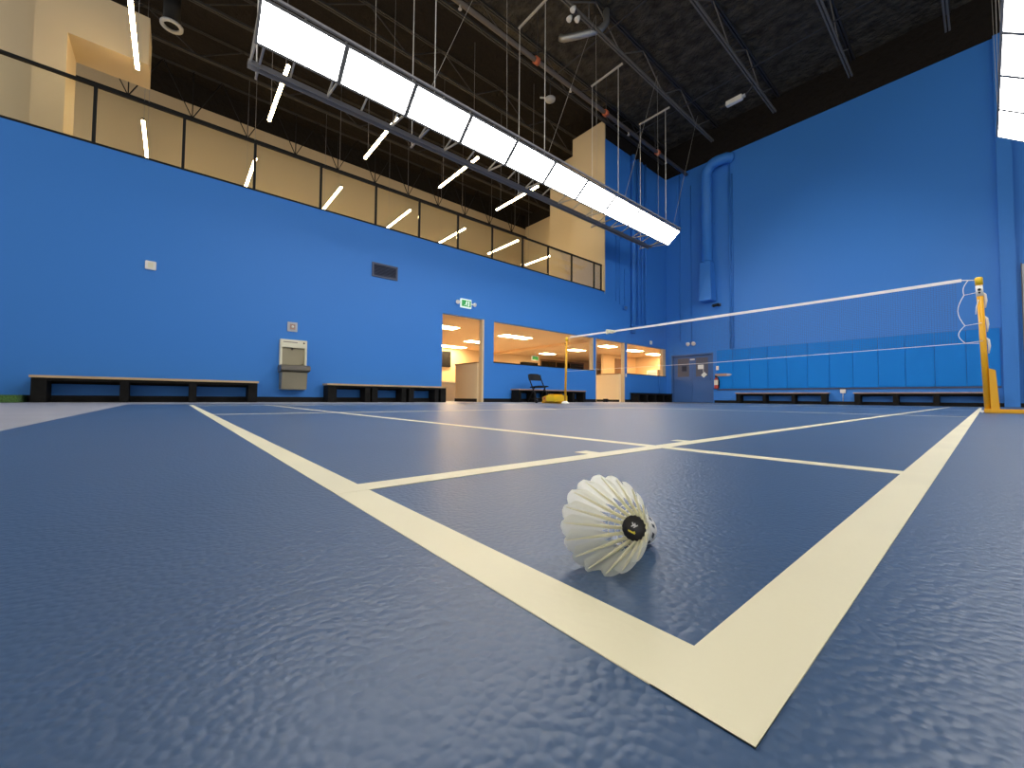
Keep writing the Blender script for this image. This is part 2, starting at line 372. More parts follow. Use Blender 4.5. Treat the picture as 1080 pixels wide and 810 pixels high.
# ------------------------------------------------------------------ shuttlecock
def shuttlecock():
    gx, gy, phi, R, Ls = -0.12110114, 0.06726582, 1.74270421, 0.0331, 0.0593
    rc = .013
    al = math.atan2(R-rc, Ls+.008)
    a = Vector((math.cos(phi)*math.cos(al), math.sin(phi)*math.cos(al), -math.sin(al)))
    up = Vector((math.cos(phi)*math.sin(al), math.sin(phi)*math.sin(al), math.cos(al)))
    sd = a.cross(up); O = Vector((gx, gy, .0004))+up*R
    root = thing('shuttlecock', 'white feather shuttlecock lying on its side on the blue court', 'shuttlecock', (gx, gy, 0))
    P = lambda s, r, t: O+a*s+r*(math.cos(t)*up+math.sin(t)*sd)
    # cork
    pr = [(Ls-.001, 0), (Ls-.001, rc-.0012), (Ls+.0002, rc-.0003), (Ls+.002, rc), (Ls+.012, rc)]
    pr += [(Ls+.012+.0132*math.sin(k*PI/16), rc*math.cos(k*PI/16)) for k in range(1, 9)]
    ck = MB().lathe(O, a, pr, 40).build('cork_base', M['cork'], root)
    for k in range(12):                              # printed marks round the cork
        t0 = k*2*PI/12; q = MB(); vs = []; fs = []
        n = 4; a0, a1 = t0, t0+(.30 if k % 2 else .20)
        for j in range(n+1):
            t = a0+(a1-a0)*j/n
            vs += [P(Ls+.0045, rc+.00012, t), P(Ls+.0095, rc+.00012, t+.12)]
        for j in range(n): fs.append((2*j, 2*j+1, 2*j+3, 2*j+2))
        q.quadmesh(vs, fs).build('print_mark', M['label'], ck)
    # label disc on the inner face of the cork
    lb = MB().lathe(O, a, [(Ls-.0019, 0), (Ls-.0019, .0098), (Ls-.0010, .0100)], 36).build('label_disc', M['label'], root)
    nz = -a
    e1 = (Vector((math.cos(YAW), math.sin(YAW), 0)).cross(Vector((0, 0, 1))))   # picture right
    e1 = (e1-a*e1.dot(a)).normalized(); e2 = e1.cross(a)
    if e2.z < 0: e2 = -e2
    C0 = O+a*(Ls-.0020)
    def stroke(mb, p, q, wd):
        p = Vector(p); q = Vector(q); d = (q-p).normalized(); n_ = Vector((-d.y, d.x))*wd/2
        mb.prism([C0+e1*v.x*.001+e2*v.y*.001 for v in (p-n_, q-n_, q+n_, p+n_)], nz*.00015)
    tilt = -.5
    def rt(x, y): c, s = math.cos(tilt), math.sin(tilt); return (x*c-y*s, x*s+y*c)
    mk = MB()
    for seg in [((-2.6, 3.6), (-.8, 1.6)), ((.2, 3.6), (-2.2, .2)), ((-.6, 3.8), (1.2, 1.8)), ((2.4, 3.4), (-.2, .2)), ((-1.0, 1.6), (.4, 2.0))]:
        stroke(mk, rt(*seg[0]), rt(*seg[1]), .9)
    mk.build('logo_mark', M['labelwhite'], lb)
    mk = MB()
    for seg in [((-3.6, -3.6), (2.8, -3.6)), ((1.2, -2.4), (2.6, -3.5))]: stroke(mk, rt(*seg[0]), rt(*seg[1]), 1.3)
    mk.build('number_mark', M['labelyel'], lb)
    # feathers
    NF = 16; rb = .0105
    slope = (R-rb)/Ls
    def surf(d, lat, lift, th):                      # d 0 at the cork, 1 at the tip
        s = Ls*(1-d); r = rb+(R-rb)*d
        t = th+lat/max(r, .004)
        return P(s, r+lift, t)
    for k in range(NF):
        th = 2*PI*(k+.5)/NF+random.uniform(-.02, .02)
        rows, nc = 18, 8; vs = []; fs = []
        dl = random.uniform(-.015, .01)
        for i in range(rows+1):
            u = i/rows; d = .22+.78*u+dl*u
            wl_ = .0104*min(1, .26+1.5*u) * (1 if u < .93 else 1-.30*((u-.93)/.07)**2)      # wide side
            wr_ = .0080*min(1, .30+1.5*u) * (1 if u < .85 else 1-.55*((u-.85)/.15)**2)   # cut-back side
            for j in range(nc+1):
                v = -1+2*j/nc
                lat = v*(wr_ if v > 0 else wl_)*(.52+.48*u)
                lift = (-.0011*v)+.0007*(1-v*v)
                dd = d-(.045*max(0, v)**1.5+.03*max(0, -v)**2)*u+ .0035*math.sin(9*v+k)*u
                vs.append(surf(min(dd, 1.0), lat, lift, th))
        for i in range(rows):
            for j in range(nc):
                p = i*(nc+1)+j; fs.append((p, p+1, p+nc+2, p+nc+1))
        f = MB().quadmesh(vs, fs)
        for fc in f.bm.faces: fc.smooth = True
        fo = f.build('feather', M['feather'], root)
        q = MB(); pts = [surf(d, 0, -.0002, th) for d in (-.12, .1, .3, .5, .7, .85, .96)]
        q.tube(pts, [.00145, .0015, .00135, .0011, .00085, .0006, .00035], 8).build('quill', M['quillt'], fo)
    for d in (.12, .24):
        r = rb+(R-rb)*d
        MB().tube([P(Ls*(1-d), r+.0008*math.cos(16*t_), t_) for t_ in [2*PI*j/96 for j in range(96)]], .00038, 6, closed=True).build('binding_thread', M['feather'], root)
shuttlecock()

# ------------------------------------------------------------------ net posts and net
YN = 6.7
def post(label, sgn, x):
    """sgn: +1 base reaches to +x"""
    root = thing('net_post', label, 'net post', (x, YN, 0), 'badminton net posts')
    tilt = -sgn*.035
    p = MB().tube([(x, YN, .03), (x+tilt, YN, 1.44)], .026, 20).build('post', M['yellow'], root)
    MB().lathe((x+tilt, YN, 1.43), (-.035*sgn, 0, 1), [(0, .026), (0, .031), (.075, .031), (.085, .024)], 20).build('cap', M['yellow2'], root)
    if sgn > 0: MB().lathe((x+tilt*.93, YN, 1.30), (-.035*sgn, 0, 1), [(0, .027), (0, .0285), (.12, .0285), (.12, .027)], 20).build('sleeve', M['white'], root)
    MB().lathe((x+tilt, YN-.03, 1.37), (0, -1, 0), [(0, .013), (.02, .013), (.02, .006), (.03, .006)], 12).build('bolt', M['black'], root)
    MB().lathe((x+tilt, YN-.03, 1.335), (0, -1, 0), [(0, .009), (.02, .009)], 12).build('bolt', M['black'], root)
    q = Vector((x, YN, 0)); s = sgn
    if s > 0:
        MB().prism([(x+.022, YN-.04, .03), (x+.085, YN-.04, .03), (x+.062, YN-.04, .47), (x+.012, YN-.04, .49)], (0, .08, 0)).build('gusset', M['yellow'], root, bevel=.004)
        MB().box((x-.03, YN-.05, .0009), (x+.95, YN+.05, .045)).build('base_bar', M['yellow'], root, bevel=.006)
        MB().box((x-.055, YN-.055, .0009), (x-.03, YN+.055, .03)).build('base_foot', M['white'], root, bevel=.006)
        MB().box((x+.55, YN-.2, .045), (x+.95, YN+.2, .2)).build('weight_box', M['yellow2'], root, bevel=.02)
    else:
        MB().lathe((x, YN, .0009), (0, 0, 1), [(0, .085), (.02, .085), (.045, .06), (.06, .028)], 20).build('base_foot', M['white'], root)
        MB().box((x-.72, YN-.05, .0009), (x-.05, YN+.05, .045)).build('base_bar', M['yellow'], root, bevel=.006)
        wb = MB().box((x-.40, YN-.22, .045), (x-.12, YN+.22, .19)).build('weight_box', M['yellow2'], root, bevel=.015)
        MB().quadmesh([(x-.62,YN-.12,.045),(x-.40,YN-.21,.045),(x-.40,YN+.21,.045),(x-.62,YN+.12,.045),(x-.62,YN-.12,.15),(x-.40,YN-.21,.185),(x-.40,YN+.21,.185),(x-.62,YN+.12,.15)], [(0,3,2,1),(4,5,6,7),(0,1,5,4),(1,2,6,5),(2,3,7,6),(3,0,4,7)]).build('box_nose', M['yellow'], wb)
        MB().box((x-.40, YN-.15, .19), (x-.22, YN+.15, .215)).build('box_lid', M['yellow'], wb, bevel=.004)
        MB().prism([(x-.545, YN-.1527, .09), (x-.465, YN-.1854, .09), (x-.465, YN-.1854, .14), (x-.545, YN-.1527, .13)], (-.002, -.004, 0)).build('box_mark', M['red'], wb)
        for yy in (-.16, .16):
            MB().lathe((x-.78, YN+yy-.02, .0455), (0, 1, 0), [(0, .02), (0, .045), (.04, .045), (.04, .02)], 16).build('wheel', M['black'], root)
        MB().beam((x-.78, YN-.18, .045), (x-.78, YN+.18, .045), .02, .02).beam((x-.78, YN, .045), (x-.71, YN, .045), .03, .03).build('axle', M['black'], root)
post('yellow net post at the right edge standing on a long yellow floor bar', 1, .065)
post('distant yellow net post with a squat yellow weight box beside it', -1, -6.16)

net = thing('badminton_net', 'badminton net with white top tape strung between two yellow posts', 'net', (-3, YN, 1.5))
NX0, NX1 = -6.02, -.10
sag = lambda x: 1.515+.012*((x+3.05)/3)**2
def ribbon(mb, xa, xb, zf, h, th=.004, n=40):
    for i in range(n):
        a, b = xa+(xb-xa)*i/n, xa+(xb-xa)*(i+1)/n
        mb.quadmesh([(a,YN-th,zf(a)-h),(b,YN-th,zf(b)-h),(b,YN+th,zf(b)-h),(a,YN+th,zf(a)-h),(a,YN-th,zf(a)),(b,YN-th,zf(b)),(b,YN+th,zf(b)),(a,YN+th,zf(a))],
                    [(0,1,5,4),(2,3,7,6),(4,5,6,7),(0,3,2,1)])
mb = MB(); ribbon(mb, NX0, NX1, lambda x: sag(x), .036); mb.build('top_tape', M['tape'], net)
MB().tube([(-6.092, YN, 1.497), (-6.02, YN, 1.50), (-3, YN, sag(-3)+.002), (-.10, YN, 1.508), (.0, YN, 1.49)], .005, 6).build('top_cord', M['tape'], net)
bot = lambda x: .775+.0*x
MB().tube([(-6.112, YN, .74), (-3.0, YN, .735), (-.09, YN, .785), (.016, YN, .775)], .0035, 6).build('bottom_cord', M['tape'], net)
# side loops at the right end
side = []
for (za, zb) in ((1.50, 1.335), (1.335, .985), (.985, .785)):
    for j in range(9):
        t_ = j/8; side.append((-.085-.05*math.sin(PI*t_)*(1 if za < 1.4 else .4)+(.035*(1-t_) if za > 1.4 else 0), YN, za+(zb-za)*t_))
MB().tube(side, .004, 6).build('side_cord', M['tape'], net)
for z_, xe in ((1.335, .030), (.985, .038), (.785, .044)):
    MB().tube([(-.085, YN, z_), (-.02, YN, z_+.008), (xe, YN-.0315, z_+.012)], .0035, 6).build('tie_cord', M['tape'], net)
for z_, x_ in ((1.25, .060), (.98, .068), (.74, .074)):     # loose bunched tie ends hanging behind the post
    MB().tube([(x_-.01, YN+.03, z_+.10), (x_+.010, YN+.028, z_+.07), (x_+.016, YN+.025, z_), (x_+.010, YN+.03, z_-.08)], [.006, .011, .011, .005], 8).build('tie_end', M['tape'], net)
MB().tube([(.022, YN-.025, 1.26), (.004, YN-.03, 1.18), (.0, YN-.03, 1.10)], .005, 6).build('tie_end', M['tape'], net)
# folded tape knot near the far post
kn = MB()
for i in range(4): kn.box((-5.02+i*.06, YN-.03, 1.46+.01*(i % 2)), (-4.975+i*.06, YN+.012, 1.555-.012*i))
kn.build('tape_knot', M['cream'], net, bevel=.004)
# the mesh itself
mesh = MB()
def cordv(x):
    r = .0006; z1 = sag(x)-.034; z0 = .74+.045*max(0, (x+3)/2.9)
    mesh.quadmesh([(x-r,YN,z0),(x,YN-r,z0),(x+r,YN,z0),(x,YN+r,z0),(x-r,YN,z1),(x,YN-r,z1),(x+r,YN,z1),(x,YN+r,z1)], [(0,1,5,4),(1,2,6,5),(2,3,7,6),(3,0,4,7)])
x_ = -6.0
while x_ < -.13: cordv(x_); x_ += .022
for k in range(34):
    t_ = (k+.5)/34; r = .0006; N_ = 6
    zf = lambda x: (.74+.045*max(0, (x+3)/2.9))*(1-t_)+(sag(x)-.034)*t_
    for i in range(N_):
        a = -6.0+5.86*i/N_; b = -6.0+5.86*(i+1)/N_
        mesh.quadmesh([(a,YN-r,zf(a)),(a,YN,zf(a)+r),(a,YN+r,zf(a)),(a,YN,zf(a)-r),(b,YN-r,zf(b)),(b,YN,zf(b)+r),(b,YN+r,zf(b)),(b,YN,zf(b)-r)], [(0,1,5,4),(1,2,6,5),(2,3,7,6),(3,0,4,7)])
mesh.build('net_mesh', M['netcord'], net)

# ------------------------------------------------------------------ benches
def bench(label, along, lo, hi, wall, legs, h=.385, depth=.36, topm='wood'):
    """along 'y' on the left wall, 'x' on the back wall; legs are start offsets (m)"""
    def B(a0, d0, z0, a1, d1, z1):
        if along == 'y': return (wall+d0, lo+a0, z0), (wall+d1, lo+a1, z1)
        return (lo+a0, wall-d0, z0), (lo+a1, wall-d1, z1)
    n = hi-lo; g = .03
    loc = (wall+g+depth/2, (lo+hi)/2, 0) if along == 'y' else ((lo+hi)/2, wall-g-depth/2, 0)
    root = thing('bench', label, 'bench', loc, 'low benches along the walls')
    b = MB().box(*B(0, g, h-.035, n, g+depth, h)).build('seat_board', M[topm], root, bevel=.004)
    MB().box(*B(.03, g+.02, h-.115, n-.03, g+.06, h-.036)).box(*B(.03, g+depth-.06, h-.075, n-.03, g+depth-.02, h-.036)).build('apron', M['benchblack'], root)
    for (s, wd) in legs:
        MB().box(*B(s, g+.02, -.004, s+wd, g+depth-.01, h-.036)).build('leg', M['benchblack'], root, bevel=.003)
    MB().box(*B(.05, g+.03, -.003, n-.05, g+.07, .085)).build('stretcher', M['benchblack'], root)
bench('long low wood-topped bench on the blue wall left of the drinking fountain', 'y', -1.70, 1.06, XW, [(.02, .15), (.92, .10), (1.76, .10), (2.60, .14)])
bench('wood-topped low bench between the drinking fountain and the open doorway', 'y', 2.25, 5.06, XW, [(.02, .17), (.78, .11), (.93, .13), (1.62, .11), (1.80, .13), (2.48, .10), (2.64, .15)])
bench('black low bench under the long opening, behind the folding chair', 'y', 7.42, 10.45, XW, [(.02, .10), (.62, .10), (1.20, .10), (1.78, .10), (2.36, .10), (2.90, .11)], topm='lineblue')
bench('short black bench in the corner beside the double doors', 'y', 13.55, 16.2, XW, [(.02, .1), (.62, .10), (1.25, .10), (1.88, .10), (2.53, .1)], h=.36, topm='benchblack')
bench('low bench under the wall pads nearer to the double doors', 'x', -6.05, -3.25, YB, [(.03, .14), (.92, .10), (1.80, .10), (2.62, .14)], h=.39, topm='lineblue')
bench('low bench under the wall pads behind the near net post', 'x', -2.62, .22, YB, [(.03, .14), (.90, .12), (1.72, .12), (2.66, .14)], h=.385, topm='lineblue')

# ------------------------------------------------------------------ folding chair
def folding_chair():
    cx, cy, h = -8.22, 7.86, .83
    root = thing('folding_chair', 'black folding chair standing open in front of a low bench', 'chair', (cx, cy, 0))
    ang = math.radians(98); ca, sa = math.cos(ang), math.sin(ang)
    P = lambda f, s, z: (cx+f*sa+s*ca, cy+f*ca-s*sa, z)     # f forward (mostly +y), s sideways
    for s in (-.21, .21):
        MB().tube([P(.22, s, .008), P(.0, s, .38), P(-.20, s, .70), P(-.235, s, .80)], .016, 10).build('front_leg', M['black'], root)
        MB().tube([P(-.28, s*.9, .008), P(.02, s*.9, .40), P(.06, s*.9, .44)], .016, 10).build('rear_leg', M['black'], root)
        MB().lathe(P(.22, s, -.0039), (0, 0, 1), [(0, .017), (.03, .016)], 10).build('foot', M['black'], root)
        MB().lathe(P(-.28, s*.9, -.0039), (0, 0, 1), [(0, .017), (.03, .016)], 10).build('foot', M['black'], root)
    q = MB(); vs = []; fs = []
    n = 12; outline = []
    for i in range(n+1):
        s = -.21+.42*i/n; e = abs(s)/.21
        outline.append((s, .80+.03*(1-e**4)-.02*e**6, .63-.0*e))
    for t_ in (0, .022):
        for (s, zt, zb) in outline:
            c = -.03*(1-(s/.21)**2)
            vs.append(P(-.235+c-t_, s, zt)); vs.append(P(-.185+c-t_, s, zb))
    m_ = 2*(n+1)
    for i in range(n):
        fs += [(2*i, 2*i+1, 2*i+3, 2*i+2), (m_+2*i, m_+2*i+2, m_+2*i+3, m_+2*i+1), (2*i, 2*i+2, m_+2*i+2, m_+2*i), (2*i+1, m_+2*i+1, m_+2*i+3, 2*i+3)]
    fs += [(0, m_, m_+1, 1), (2*n, 2*n+1, m_+2*n+1, m_+2*n)]
    q.quadmesh(vs, fs).build('backrest', M['black'], root)
    q = MB(); poly = [P(-.20, -.18, .415), P(.20, -.20, .44), P(.235, -.14, .442), P(.235, .14, .442), P(.20, .20, .44), P(-.20, .18, .415)]
    q.prism(poly, (0, 0, .03)).build('seat', M['black'], root, bevel=.008)
    MB().tube([P(.155, -.21, .12), P(.155, .21, .12)], .009, 8).build('crossbar', M['black'], root)
    MB().tube([P(-.20, -.19, .11), P(-.20, .19, .11)], .009, 8).build('crossbar', M['black'], root)
folding_chair()

# ------------------------------------------------------------------ drinking fountain and small fittings on the left wall
def fountain():
    y0, y1, x = 1.44, 1.92, XW+.002
    root = thing('drinking_fountain', 'wall-mounted steel drinking fountain with a bottle filler', 'drinking fountain', (x, 1.68, .24))
    h = MB().box((x, y0, .72), (x+.03, y1, 1.245))
    h.box((x+.03, y0, .72), (x+.11, y0+.035, 1.245)).box((x+.03, y1-.035, .72), (x+.11, y1, 1.245)).box((x+.03, y0+.035, 1.09), (x+.11, y1-.035, 1.245))
    f = h.build('bottle_filler', M['cream'], root, bevel=.004)
    MB().box((x+.03, y0+.036, .73), (x+.034, y1-.036, 1.088)).build('alcove_back', M['stainless'], f)
    MB().box((x+.11, y0+.05, 1.185), (x+.114, y0+.30, 1.20)).build('lettering_strip', M['stainl2'], f)
    MB().lathe((x+.11, y1-.06, 1.19), (1, 0, 0), [(0, .016), (.004, .016)], 14).build('sensor_dot', M['black'], f)
    MB().tube([(x+.05, 1.66, 1.088), (x+.07, 1.66, 1.06), (x+.075, 1.66, 1.045)], .016, 10).build('nozzle', M['stainl2'], f)
    b = MB().prism([(x, y0-.02, .58), (x+.30, y0-.02, .60), (x+.36, y0-.02, .635), (x+.36, y0-.02, .70), (x+.30, y0-.02, .725), (x, y0-.02, .725)], (0, y1-y0+.04, 0))
    bs = b.build('basin', M['stainl2'], root, bevel=.01)
    MB().box((x+.12, y0+.04, .7255), (x+.30, y1-.06, .732)).build('drain_plate', M['stainless'], bs, bevel=.002)
    MB().tube([(x+.06, y1-.07, .725), (x+.06, y1-.07, .775), (x+.10, y1-.08, .785)], .012, 8).build('spout', M['stainless'], bs)
    MB().prism([(x, y0+.01, .24), (x+.24, y0+.01, .25), (x+.29, y0+.01, .585), (x, y0+.01, .585)], (0, y1-y0-.03, 0)).build('lower_cover', M['stainless'], root, bevel=.008)
fountain()
r = thing('fire_alarm_strobe', 'small square pinkish grey wall plate above the drinking fountain', 'wall alarm', (XW, 1.66, 1.51))
MB().box((XW, 1.57, 1.42), (XW+.03, 1.75, 1.61)).build('plate', M['greypaint'], r, bevel=.004)
MB().box((XW+.03, 1.61, 1.46), (XW+.05, 1.71, 1.57)).build('sounder', M['lineblue'], r, bevel=.006)
MB().lathe((XW+.05, 1.66, 1.515), (1, 0, 0), [(0, .025), (.012, .02), (.018, .0)], 14).build('lens', M['white'], r)
r = thing('wall_sensor', 'small white square box high on the blue wall, left', 'wall box', (XW, -.5, 2.29))
MB().box((XW, -.565, 2.22), (XW+.04, -.425, 2.365)).build('housing', M['white'], r, bevel=.008)
MB().box((XW+.04, -.53, 2.25), (XW+.045, -.46, 2.335)).build('cover', M['cream'], r, bevel=.003)
r = thing('air_vent', 'dark rectangular air grille on the blue wall below the railing', 'vent', (XW, 3.57, 2.9))
v = MB(); v.box((XW, 3.26, 2.89), (XW+.02, 3.88, 2.93)).box((XW, 3.26, 3.18), (XW+.02, 3.88, 3.22)).box((XW, 3.26, 2.93), (XW+.02, 3.30, 3.18)).box((XW, 3.84, 2.93), (XW+.02, 3.88, 3.18))
v.build('frame', M['vent'], r)
MB().box((XW+.001, 3.30, 2.93), (XW+.004, 3.84, 3.18)).build('backing', M['ventdark'], r)
for i in range(8):
    z = 2.945+i*.031
    MB().prism([(XW+.004, 3.30, z+.012), (XW+.018, 3.30, z), (XW+.020, 3.30, z+.003), (XW+.006, 3.30, z+.015)], (0, .54, 0)).build('slat', M['vent'], r)
# exit sign with two lamp heads
r = thing('exit_sign', 'green running-man exit sign with lamp heads above the open doorway', 'exit sign', (XW, 5.82, 2.53))
MB().box((XW, 5.65, 2.53), (XW+.06, 5.99, 2.77)).build('housing', M['signwhite'], r, bevel=.006)
MB().box((XW+.06, 5.675, 2.565), (XW+.064, 5.965, 2.735)).build('face', M['green'], r)
pic = MB(); X = XW+.064
def pst(p, q, wd): 
    p = Vector(p); q = Vector(q); d = (q-p).normalized(); n_ = Vector((-d.y, d.x))*wd/2
    pic.prism([(X, v.x, v.y) for v in (p-n_, q-n_, q+n_, p+n_)], (.002, 0, 0))
pic.lathe((X, 5.835, 2.71), (1, 0, 0), [(0, .016), (.002, .016)], 14)
for p, q, wd in [((5.83, 2.69), (5.815, 2.64), .032), ((5.815, 2.64), (5.85, 2.615), .016), ((5.85, 2.615), (5.845, 2.58), .014), ((5.812, 2.64), (5.79, 2.605), .016), ((5.79, 2.605), (5.755, 2.60), .014), ((5.835, 2.685), (5.87, 2.665), .011), ((5.83, 2.685), (5.79, 2.67), .011)]: pst(p, q, wd)
pst((5.90, 2.58), (5.90, 2.72), .035)
pic.build('running_figure', M['signwhite'], r)
for yy, s in ((5.56, -1), (6.08, 1)):
    MB().beam((XW+.03, 5.82+s*.17, 2.66), (XW+.03, yy, 2.665), .02, .03).build('bracket', M['white'], r)
    MB().lathe((XW+.03, yy, 2.665), (1, .35*s, -.35), [(0, .03), (.02, .052), (.06, .055), (.065, .045), (.055, .0)], 16).build('lamp_head', M['white'], r)
r = thing('wall_speaker_box', 'tiny white box on the wall over the corner opening', 'wall box', (XW, 15.1, 2.47))
MB().box((XW, 15.03, 2.41), (XW+.05, 15.17, 2.56)).build('housing', M['white'], r, bevel=.01)
MB().lathe((XW+.05, 15.10, 2.45), (1, 0, 0), [(0, .02), (.01, .015)], 10).build('lens', M['greypaint'], r)
r = thing('wall_switch', 'tiny white switch plate on the narrow blue pier', 'switch', (XW, 13.32, 1.02))
MB().box((XW, 13.28, .98), (XW+.012, 13.36, 1.10)).build('plate', M['white'], r, bevel=.003)
MB().box((XW+.012, 13.305, 1.02), (XW+.018, 13.335, 1.06)).build('toggle', M['cream'], r)
# pipes on the left wall near the corner
def wall_pipe(label, y, z0, z1, rad, d=0):
    root = thing('wall_pipe', label, 'pipe', (XW+rad+.015+d, y, z0), 'blue pipes on the left wall')
    x = XW+rad+.012
    MB().tube([(x, y, z0), (x, y, z1)], rad, 14).build('pipe', M['blue'], root)
    z = z0+.3
    while z < z1:
        MB().box((XW, y-rad-.02, z), (x+rad+.006, y+rad+.02, z+.03)).build('clamp', M['blue'], root); z += 2.2
wall_pipe('thickest blue drain pipe running down the left wall near the corner', 13.70, 2.72, 9.9, .085)
wall_pipe('slim blue conduit close to the right of the thick drain pipe', 14.10, 3.1, 9.9, .04)
wall_pipe('second slim blue conduit to the right of the drain pipe', 14.40, 3.15, 9.9, .03)
wall_pipe('third blue conduit to the right of the drain pipe', 14.66, 3.15, 9.9, .035)
wall_pipe('thin blue cable ending left of the drain pipe, furthest left', 12.63, 3.85, 6.6, .012)
wall_pipe('thin blue cable ending left of the drain pipe, second from left', 12.88, 3.75, 6.6, .012)
wall_pipe('thin blue cable above the small blue junction box', 13.2, 3.74, 5.2, .014)
r = thing('junction_box', 'small blue junction box at the foot of a thin wall cable', 'junction box', (XW, 13.2, 3.6))
MB().box((XW, 13.08, 3.58), (XW+.08, 13.32, 3.74)).build('body', M['blue'], r, bevel=.006)
MB().box((XW+.08, 13.10, 3.60), (XW+.086, 13.30, 3.72)).build('cover', M['doorblue'], r)
wall_pipe('low blue pipe pair at the corner opening sill', 15.75, .36, 1.09, .02)

# ------------------------------------------------------------------ back wall: double door, pads, duct, fittings
xd0, xd1, zd = -8.78, -7.0, 2.03
df = MB().box((xd0, YB, 0), (xd0+.06, YB+.2, zd)).box((xd1-.06, YB, 0), (xd1, YB+.2, zd)).box((xd0+.06, YB, zd-.06), (xd1-.06, YB+.2, zd))
df.box((xd0+.06, YB+.19, -.004), (xd1-.06, YB+.2, zd-.06))
d1 = struct('door_1', df, M['doorblue'])
xm = (xd0+xd1)/2
for a, b, s in ((xd0+.065, xm-.003, 1), (xm+.003, xd1-.065, -1)):
    lf = MB().box((a, YB+.10, .012), (b, YB+.145, zd-.065)).build('door_leaf', M['doorblue'], d1, bevel=.003)
    g0, g1 = (a+.18, b-.14) if s > 0 else (a+.14, b-.18)
    MB().box((g0, YB+.094, 1.08), (g1, YB+.0995, 1.86)).build('window_pane', M['doorglass'], lf)
    MB().box((g0-.04, YB+.085, 1.04), (g1+.04, YB+.0985, 1.08)).box((g0-.04, YB+.085, 1.86), (g1+.04, YB+.0985, 1.90)).box((g0-.04, YB+.085, 1.08), (g0, YB+.0985, 1.86)).box((g1, YB+.085, 1.08), (g1+.04, YB+.0985, 1.86)).build('window_frame', M['doorblue'], lf)
    MB().box((a+.08, YB+.055, .93), (b-.08, YB+.075, .985)).box((a+.08, YB+.075, .92), (a+.13, YB+.0995, .995)).box((b-.13, YB+.075, .92), (b-.08, YB+.0995, .995)).build('push_bar', M['doorblue'] if s > 0 else M['doorblue'], lf, bevel=.004)
MB().box((xm-.09, YB+.06, 1.77), (xm+.10, YB+.0985, 1.83)).build('door_closer', M['white'], d1)
r = thing('door_notice', 'white paper notice with a hanging diamond card on the right door', 'notice', (-7.5, YB+.083, 1.3))
MB().box((-7.66, YB+.080, 1.38), (-7.42, YB+.0845, 1.56)).build('sheet', M['paper'], r)
MB().tube([(-7.44, YB+.079, 1.42), (-7.43, YB+.079, 1.25)], .01, 6).build('string', M['paper'], r)
MB().prism([(-7.40, YB+.078, 1.26), (-7.28, YB+.078, 1.15), (-7.42, YB+.078, 1.02), (-7.53, YB+.078, 1.13)], (0, .005, 0)).build('card', M['paper'], r)
r = thing('door_card', 'small dark frame taped on the left door window', 'notice', (-8.2, YB+.09, 1.4))
MB().box((-8.36, YB+.088, 1.30), (-8.12, YB+.0935, 1.56)).build('sheet', M['vent'], r)
MB().box((-8.33, YB+.085, 1.33), (-8.15, YB+.088, 1.53)).build('print', M['ventdark'], r)

r0 = None
for i in range(12):
    x = -6.85+i*.598
    ord_ = ['first', 'second', 'third', 'fourth', 'fifth', 'sixth', 'seventh', 'eighth', 'ninth', 'tenth', 'eleventh', 'twelfth'][i]
    lab = 'bright blue upholstered wall pad, %s to the right of the double doors' % ord_
    if r0 is None:
        r0 = thing('wall_pad', lab, 'wall pad', (x, YB, .52), 'blue wall pads')
        MB().box((x+.003, YB-.05, .55), (x+.595, YB-.012, 2.08)).build('cushion', M['pad'], r0, bevel=.008)
        MB().box((x, YB-.012, .53), (x+.598, YB, 2.09)).build('backing_board', M['doorblue'], r0)
        MB().box((x, YB-.045, .50), (x+.598, YB, .53)).build('base_rail', M['vent'], r0)
    else:
        c = copy_tree(r0, (x, YB, .52)); c['label'] = lab

r = thing('air_duct', 'tall blue round air duct with a flared outlet on the back wall', 'duct', (-7.12, YB-.28, 4.06))
xc, yc = -7.12, YB-.24
pts = [(xc, yc, 5.6), (xc, yc, 9.15)]
for k in range(1, 9):
    a_ = k*PI/2/8; pts.append((xc+.45*(1-math.cos(a_)), yc-.05*math.sin(a_), 9.15+.45*math.sin(a_)))
pts += [(xc+.62, yc, 9.62), (xc+.75, yc+.06, 9.64), (xc+.84, yc+.20, 9.65), (xc+.86, YB-.01, 9.65)]
MB().tube(pts, .20, 24).build('round_duct', M['blue'], r)
MB().lathe((xc, yc, 5.58), (0, 0, 1), [(0, .2), (0, .215), (.08, .215), (.08, .2)], 24).build('collar', M['blue'], r)
MB().quadmesh([(xc-.19,YB-.55,4.06),(xc+.28,YB-.50,4.06),(xc+.28,YB-.03,4.06),(xc-.19,YB-.03,4.06),(xc-.19,yc-.2,5.62),(xc+.21,yc-.2,5.62),(xc+.21,yc+.2,5.62),(xc-.19,yc+.2,5.62)],
              [(0,3,2,1),(4,5,6,7),(0,1,5,4),(1,2,6,5),(2,3,7,6),(3,0,4,7)]).build('outlet', M['blue'], r, bevel=.006)
MB().box((xc-.02, YB-.06, 7.2), (xc+.02, YB, 7.26)).box((xc-.22, YB-.06, 7.2), (xc+.22, YB-.03, 7.26)).build('bracket', M['blue'], r)
def back_pipe(label, x, z0, z1, rad):
    root = thing('wall_conduit', label, 'conduit', (x, YB-rad-.01, z0), 'blue conduits on the back wall')
    MB().tube([(x, YB-rad-.008, z0), (x, YB-rad-.008, z1)], rad, 12).build('pipe', M['blue'], root)
    z = z0+.5
    while z < z1:
        MB().box((x-rad-.02, YB-2*rad-.014, z), (x+rad+.02, YB, z+.03)).build('clamp', M['blue'], root); z += 2.4
back_pipe('blue conduit on the back wall just right of the round duct', -6.32, 2.12, 9.6, .03)
back_pipe('second blue conduit right of the round duct, furthest right', -6.22, 2.12, 9.0, .02)
